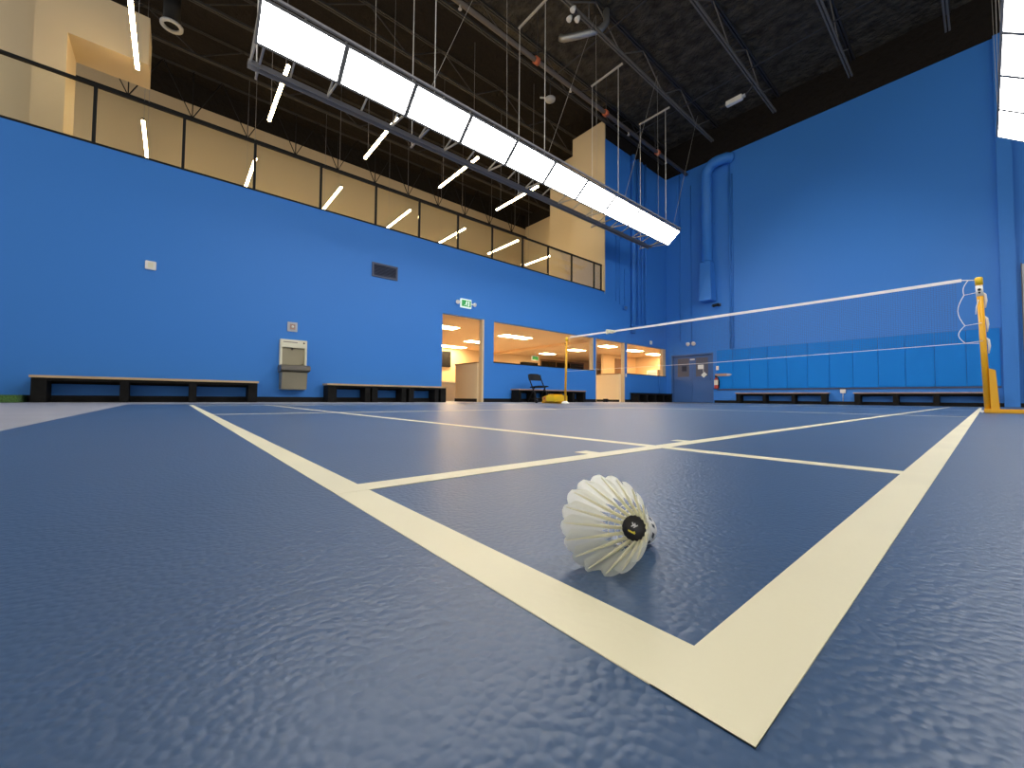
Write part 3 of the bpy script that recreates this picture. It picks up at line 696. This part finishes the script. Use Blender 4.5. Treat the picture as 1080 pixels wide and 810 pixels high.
back_pipe('thin blue conduit dropping to the twin emergency lamp', -7.87, 2.55, 9.2, .016)
back_pipe('thin blue conduit left of the round duct at the ceiling corner', -8.35, 2.6, 9.8, .02)
r = thing('emergency_lamp', 'twin-headed white emergency lamp above the double doors', 'lamp', (-7.87, YB, 2.44))
MB().box((-7.93, YB-.06, 2.46), (-7.81, YB, 2.56)).build('bracket_box', M['doorblue'], r, bevel=.004)
for dx in (-.11, .11):
    MB().lathe((-7.87+dx, YB-.05, 2.45), (dx*2, -1, -.25), [(-.02, .03), (0, .07), (.06, .085), (.07, .075), (.065, 0)], 18).build('lamp_head', M['white'], r)
    MB().beam((-7.87, YB-.04, 2.50), (-7.87+dx, YB-.045, 2.45), .02, .02).build('arm', M['white'], r)
r = thing('security_camera', 'small black security camera on a bracket beside the duct outlet', 'camera', (-6.72, YB, 3.85))
MB().box((-6.80, YB-.03, 3.84), (-6.68, YB, 3.96)).build('mount', M['vent'], r)
MB().tube([(-6.74, YB-.03, 3.90), (-6.76, YB-.12, 3.88)], .018, 8).build('arm', M['black'], r)
MB().lathe((-6.70, YB-.15, 3.90), (-1, -.55, -.25), [(0, .05), (.02, .06), (.22, .06), (.24, .05), (.24, 0)], 16).build('body', M['black'], r)
MB().lathe((-6.925, YB-.273, 3.845), (-1, -.55, -.25), [(0, .035), (.006, .03)], 14).build('lens', M['darkglass'], r)
r = thing('fire_extinguisher', 'fire extinguisher in a holder on the wall beside the double doors', 'fire extinguisher', (-6.83, YB-.15, .5))
MB().lathe((-6.83, YB-.14, .55), (0, 0, 1), [(0, .05), (0, .075), (.02, .08), (.36, .08), (.42, .04), (.45, .03), (.45, 0)], 20).build('cylinder', M['red'], r)
MB().lathe((-6.83, YB-.14, .70), (0, 0, 1), [(0, .0815), (.20, .0815)], 20, cap=False).build('paper_label', M['cream'], r)
MB().box((-6.87, YB-.18, 1.0), (-6.79, YB-.10, 1.05)).beam((-6.83, YB-.14, 1.05), (-6.83, YB-.26, 1.08), .03, .012).build('valve', M['black'], r)
MB().tube([(-6.79, YB-.15, 1.02), (-6.73, YB-.17, .98), (-6.735, YB-.17, .80), (-6.74, YB-.16, .66)], .011, 8).build('hose', M['black'], r)
MB().box((-6.92, YB-.06, .60), (-6.74, YB-.0505, .90)).box((-6.90, YB-.0505, .6), (-6.88, YB-.05, .9)).build('holder', M['black'], r)
r = thing('wall_outlet', 'small white plate above the wooden hand rail beside the doors', 'switch', (-6.83, YB-.05, 1.33))
MB().box((-6.87, YB-.062, 1.30), (-6.77, YB-.05, 1.46)).build('plate', M['white'], r, bevel=.003)
MB().box((-6.84, YB-.068, 1.35), (-6.80, YB-.062, 1.41)).build('toggle', M['cream'], r)
r = thing('wall_rail', 'short pinkish wooden bar with a pale tip beside the doors', 'rail', (-6.57, YB-.05, 1.1))
MB().box((-6.90, YB-.10, 1.05), (-6.45, YB-.05, 1.15)).build('bar', M['lineblue'], r, bevel=.008)
MB().prism([(-6.45, YB-.10, 1.05), (-6.34, YB-.10, 1.06), (-6.28, YB-.10, 1.10), (-6.34, YB-.10, 1.14), (-6.45, YB-.10, 1.15)], (0, .05, 0)).build('tip', M['greypaint'], r)
r = thing('power_box', 'small white power box between the two benches under the pads', 'outlet', (-2.93, YB, .40))
MB().box((-3.0, YB-.05, .37), (-2.86, YB, .49)).build('box', M['white'], r, bevel=.008)
MB().tube([(-2.93, YB-.03, .37), (-2.93, YB-.03, .10)], .01, 6).build('cord', M['greypaint'], r)
r = thing('side_panel', 'pale grey upright panel at the right edge beyond the pilaster', 'panel', (.80, YB, 0))
MB().box((.715, YB-.10, .0), (1.5, YB-.022, 3.66)).build('panel', M['greypaint'], r, bevel=.01)
MB().box((.70, YB-.11, 0), (.715, YB-.022, 3.68)).build('edge_strip', M['alum'], r)

# ------------------------------------------------------------------ mezzanine railing
r = thing('glass_railing', 'black-framed glass railing along the top of the blue wall', 'railing', (XW-.06, 3.5, ZU))
xr = XW-.05
MB().box((xr-.03, -4.9, ZU+.955), (xr+.03, 11.84, ZU+1.0)).build('top_rail', M['black'], r, bevel=.004)
MB().box((XW-T, -4.9, ZU), (XW+.012, 11.94, ZU+.03)).build('bottom_shoe', M['black'], r)
ys = [-3.6, -2.42, -1.23, -.13, .94, 2.14, 3.34, 4.45, 5.59, 6.75, 7.92, 9.03, 10.18, 11.40, 11.81]
for y in ys:
    MB().box((xr-.022, y-.022, ZU+.03), (xr+.022, y+.022, ZU+.955)).build('post', M['black'], r)
for a, b in zip(ys, ys[1:]):
    MB().box((xr-.005, a+.03, ZU+.05), (xr+.005, b-.03, ZU+.94)).build('glass_pane', M['glass'], r)

# ------------------------------------------------------------------ linear pendant lights
def pendant(label, x0, x1, y, z, first=[None]):
    loc = ((x0+x1)/2, y, z)
    if first[0] is None:
        root = thing('linear_pendant_light', label, 'light', loc, 'warm linear lights of the mezzanine'); first[0] = root
        MB().box((x0, y-.03, z+.03), (x1, y+.03, z+.08)).build('housing', M['black'], root)
        MB().box((x0, y-.035, z-.02), (x1, y+.035, z+.03)).build('diffuser', M['tube'], root, bevel=.008)
        for x in (x0+.25, x1-.25): MB().tube([(x, y, z+.08), (x, y, 11.2)], .005, 5).build('cable', M['steel'], root)
    else:
        root = copy_tree(first[0], loc); root['label'] = label
zt = 7.4
on = ['first', 'second', 'third', 'fourth', 'fifth', 'sixth', 'seventh']
for i, y in enumerate((-.96, 1.59, 4.13, 6.72, 9.24)):
    pendant('warm glowing linear light in the row above the railing, %s from the left' % on[i], -12.07, -9.75, y, zt)
for i, y in enumerate((-.96, 1.59, 4.13, 6.72, 9.27, 11.85, 14.4)):
    pendant('warm glowing linear light in the row seen through the railing glass, %s from the left' % on[i], -16.62 if i < 5 else -16.1, -14.30 if i < 5 else -13.78, y, zt)

# ------------------------------------------------------------------ roof joists
def joist(label, x, y0, y1, zb, zt_, m='steel_dark', pitch=1.25, vert=False):
    root = thing('roof_joist', label, 'joist', (x, (y0+y1)/2, zt_), 'roof joists')
    for nm, z in (('top_chord', zt_-.03), ('bottom_chord', zb+.03)):
        ya, yb = (y0, y1) if nm == 'top_chord' else (y0+.2, y1-.45)
        MB().box((x-.055, ya, z-.03), (x-.015, yb, z+.03)).box((x+.015, ya, z-.03), (x+.055, yb, z+.03)).build(nm, M[m] if nm == 'bottom_chord' else M['steel_dark'], root)
    wb = MB(); y = y0+.25; k = 0
    while y+pitch/2 < y1-.3:
        a, b = (zb+.03, zt_-.03) if k % 2 == 0 else (zt_-.03, zb+.03)
        wb.beam((x, y, a), (x, y+pitch/2, b), .026, .026)
        if vert and k % 2 == 1: wb.beam((x, y+pitch/2, zb+.03), (x, y+pitch/2, zt_-.03), .03, .03)
        y += pitch/2; k += 1
    wb.build('web', M[m], root)
names = {-.42: 'grey roof joist nearest to the right-hand panel row', -2.5: 'grey roof joist second from the right-hand panel row', -4.6: 'grey roof joist carrying the white emergency box at its end',
         -6.75: 'grey roof joist above the cross bars of the long hanging light', -8.85: 'dark roof joist directly over the blue railed wall', -10.95: 'dark roof joist over the mezzanine, first beyond the railing',
         -13.05: 'dark roof joist over the mezzanine, second beyond the railing', -15.15: 'dark roof joist over the mezzanine, third beyond the railing'}
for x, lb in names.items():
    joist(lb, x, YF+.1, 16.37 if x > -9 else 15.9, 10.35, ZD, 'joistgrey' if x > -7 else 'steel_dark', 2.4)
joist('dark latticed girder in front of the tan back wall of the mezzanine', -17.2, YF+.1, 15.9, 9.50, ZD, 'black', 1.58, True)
for i, y in enumerate((3.2, 8.9, 13.3)):
    o = MB().beam((-8.85, y, 10.44), (5.9, y, 10.44), .03, .03).build('bridging_bar', M['steel_dark'])
    tag(o, 'thin steel bar crossing under the joists, %s from the back wall' % ['third', 'second', 'first'][i], 'bar', 'bridging bars under the joists')
# sprinkler main and its fittings
r = thing('sprinkler_pipe', 'long brown sprinkler pipe with orange couplings under the roof', 'pipe', (-8.0, 8, 9.7))
MB().tube([(-8.0, YF+.1, 9.7), (-8.0, 16.3, 9.7)], .065, 14).build('pipe', M['pipe'], r)
for y in (.6, 7.4, 10.6, 13.9): MB().lathe((-8.0, y, 9.7), (0, 1, 0), [(0, .066), (0, .10), (.14, .10), (.14, .066)], 16).build('coupling', M['orange'], r)
for y in (1.9, 4.9, 8.9, 12.0, 14.6):
    MB().tube([(-8.0, y, 9.64), (-8.0, y, 9.54)], .02, 8).lathe((-8.0, y, 9.54), (0, 0, -1), [(0, .045), (.01, .045)], 12).build('sprinkler_head', M['strut'], r)
for y in (1, 4.2, 7.5, 10.7, 13.8): MB().tube([(-8.0, y, 9.76), (-8.0, y, ZD)], .012, 6).build('hanger', M['steel_dark'], r)
# flexible silver duct, twin spot, disc, ring, long emergency box
r = thing('flexible_duct', 'silver flexible duct between dark roof joists', 'duct', (-6.95, 8.2, 10.3))
MB().tube([(-7.55, 7.95, 10.35), (-7.45, 8.0, 10.28), (-7.2, 8.15, 10.26), (-6.9, 8.45, 10.34), (-6.75, 8.75, 10.5), (-6.7, 8.95, 10.8), (-6.7, 8.95, ZD-.03)], .09, 14).build('hose', M['silver'], r)
MB().tube([(-6.88, 8.4, 10.44), (-6.88, 8.4, ZD-.002)], .01, 6).build('strap', M['steel'], r)
r = thing('spot_lamp', 'cluster of three small white lamp heads on a roof joist', 'lamp', (-6.75, 7.6, 10.35))
MB().box((-6.80, 7.54, 10.25), (-6.70, 7.68, 10.37)).build('bracket', M['steel_dark'], r)
for d in ((-.12, 0, -.05), (.02, .16, -.06), (.07, -.07, .02)):
    MB().lathe((-6.75+d[0], 7.61+d[1], 10.27+d[2]), (-.3, -.5, -1), [(-.06, .03), (0, .06), (.08, .075), (.09, .065), (.085, 0)], 16).build('lamp_head', M['white'], r)
    MB().beam((-6.75, 7.61, 10.28), (-6.75+d[0], 7.61+d[1], 10.30+d[2]), .02, .02).build('arm', M['steel_dark'], r)
r = thing('ceiling_disc', 'pale round ceiling disc beyond the long hanging light', 'sensor', (-9.55, 9.6, 10.5))
MB().lathe((-9.55, 9.6, 10.50), (0, 0, 1), [(0, .0), (0, .17), (.05, .18), (.07, .1), (.07, 0)], 24).build('disc', M['greypaint'], r)
MB().tube([(-9.55, 9.6, 10.57), (-9.55, 9.6, ZD)], .02, 8).build('stem', M['steel_dark'], r)
MB().tube([(-9.60, 9.6, 10.60), (-9.80, 9.35, 10.62)], .03, 8).build('side_arm', M['greypaint'], r)
r = thing('duct_ring', 'pale ring-shaped duct opening in the dark mezzanine roof', 'duct', (-13.6, -.45, 9.9))
MB().lathe((-13.6, -.45, 9.8), (0, 0, 1), [(0, .16), (0, .24), (.05, .24), (.05, .16)], 28, cap=False).build('ring', M['greypaint'], r)
MB().lathe((-13.6, -.45, 9.86), (0, 0, 1), [(0, .18), (1.33, .18)], 24).build('neck', M['black'], r)
r = thing('emergency_box', 'long white emergency light box hung beside a joist end', 'light', (-5.1, 13.7, 10.2))
MB().beam((-5.45, 13.95, 10.15), (-4.95, 13.95, 10.15), .16, .16).build('body', M['white'], r, bevel=.012)
MB().beam((-4.95, 13.95, 10.15), (-4.86, 13.95, 10.15), .08, .08).build('end_cap', M['greypaint'], r)
MB().tube([(-4.86, 13.95, 10.15), (-4.72, 13.95, 10.25), (-4.60, 13.95, 10.42)], .03, 8).build('arm', M['steel_dark'], r)
MB().tube([(-5.45, 13.95, 10.15), (-5.65, 13.95, 10.15)], .05, 8).build('cable_gland', M['steel_dark'], r)

# ------------------------------------------------------------------ lobby contents
lobby = [(-12.7, 7.3, 1.2, 'ceiling panel light high in the doorway, nearest to the hall'), (-15.1, 10.45, 1.0, 'ceiling panel light seen through the doorway at its right side'),
         (-17.4, 10.6, 1.5, 'ceiling panel light deepest in the doorway view'), (-12.7, 10.8, 1.5, 'ceiling panel light at the left of the long opening'),
         (-16.3, 16.35, .9, 'ceiling panel light in the long opening, left of the far post'), (-14.0, 16.2, 1.0, 'ceiling panel light in the long opening, right of the far post'),
         (-11.9, 16.1, .9, 'ceiling panel light in the second doorway opening'), (-12.0, 18.5, 1.1, 'ceiling panel light at the left of the corner opening'),
         (-12.2, 20.9, 1.0, 'ceiling panel light at the right of the corner opening')]
for x, y, ln, lb in lobby:
    r = thing('ceiling_light', lb, 'light', (x, y, 2.7), 'lobby ceiling panel lights')
    MB().box((x-.3, y-ln/2, 2.685), (x+.3, y+ln/2, 2.70)).build('frame', M['alum'], r)
    MB().box((x-.27, y-ln/2+.03, 2.678), (x+.27, y+ln/2-.03, 2.6845)).build('diffuser', M['lobbyled'], r)
# wing walls (half height) beside the two doorways
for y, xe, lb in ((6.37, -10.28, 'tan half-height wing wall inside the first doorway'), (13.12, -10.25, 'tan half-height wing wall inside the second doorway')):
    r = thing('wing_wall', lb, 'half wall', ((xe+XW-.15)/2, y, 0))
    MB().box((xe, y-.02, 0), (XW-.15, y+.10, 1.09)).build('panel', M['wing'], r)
    MB().box((xe-.02, y-.035, 1.09), (XW-.15, y+.115, 1.12)).build('cap', M['brown'], r)
    MB().box((xe-.01, y-.032, 0), (XW-.15, y-.0205, .09)).build('base_strip', M['black'], r)
r = thing('door_stop', 'small black twin foot on the floor in the second doorway', 'door stop', (-9.5, 12.0, 0))
MB().box((-9.10, 12.0, -.004), (-9.02, 12.10, .12)).build('foot', M['black'], r, bevel=.008)
MB().box((-9.10, 12.13, -.004), (-9.02, 12.22, .12)).build('foot', M['black'], r, bevel=.008)
r = thing('reception_counter', 'tan counter with a pale worktop inside the first doorway', 'counter', (-12.6, 7.4, 0))
MB().box((-12.9, 6.9, -.003), (-12.3, 8.9, .62)).build('cabinet', M['tan2'], r)
MB().box((-12.95, 6.85, .62), (-12.25, 8.95, .67)).build('worktop', M['countertop'], r, bevel=.005)
r = thing('wall_screen', 'black screen hanging on the lobby wall in the first doorway', 'screen', (-17.8, 10.4, 1.7))
MB().box((-17.95, 9.6, 1.68), (-17.88, 10.85, 2.5)).build('bezel', M['black'], r, bevel=.01)
MB().box((-17.88, 9.65, 1.73), (-17.875, 10.80, 2.45)).build('display', M['benchblack'], r)
MB().box((-18.0, 10.0, 1.95), (-17.95, 10.4, 2.2)).build('bracket', M['black'], r)
r = thing('entrance_glazing', 'wide dark glazed entrance on the far lobby wall', 'glazing', (-17.95, 19.4, 0))
MB().box((-18, 17.4, .0), (-17.95, 21.6, 2.58)).build('frame', M['brown'], r)
for k in range(3): MB().box((-17.949, 17.5+k*1.37, .1), (-17.94, 18.78+k*1.37, 2.46)).build('pane', M['darkglass'], r)
r = thing('dark_cabinet', 'black wall cabinet left of the dark entrance glazing', 'cabinet', (-17.9, 16.3, 1.2))
MB().box((-17.998, 15.75, 1.2), (-17.7, 16.95, 2.28)).build('carcass', M['black'], r)
MB().box((-17.7, 15.78, 1.23), (-17.685, 16.33, 2.25)).build('door', M['darkglass'], r); MB().box((-17.7, 16.36, 1.23), (-17.685, 16.92, 2.25)).build('door', M['darkglass'], r)
r = thing('lobby_exit_sign', 'green exit sign hanging inside the lobby over the dark cabinet', 'exit sign', (-16.2, 15.1, 2.5))
MB().box((-16.2, 15.0, 2.22), (-16.16, 15.5, 2.46)).build('housing', M['signwhite'], r)
MB().box((-16.158, 15.02, 2.24), (-16.152, 15.48, 2.44)).build('face', M['green'], r)
MB().tube([(-16.18, 15.25, 2.46), (-16.18, 15.25, 2.70)], .01, 6).build('stem', M['white'], r)
r = thing('office_door', 'brown wooden door seen through the second doorway', 'door', (-14, 20.1, 0))
MB().box((-14.045, 19.7, .0), (-14.0, 20.55, 2.5)).build('leaf', M['brown'], r, bevel=.005)
MB().box((-14.0, 19.78, 1.0), (-13.96, 19.83, 1.12)).build('handle', M['stainless'], r)
r = thing('appliance', 'white appliance standing on the sill of the corner opening room', 'appliance', (-11.8, 20.2, 0))
MB().box((-12.15, 20.0, -.003), (-11.5, 20.5, 1.72)).build('body', M['white'], r, bevel=.02)
MB().box((-12.08, 19.985, 1.1), (-11.57, 20.0, 1.6)).build('front_panel', M['greypaint'], r)
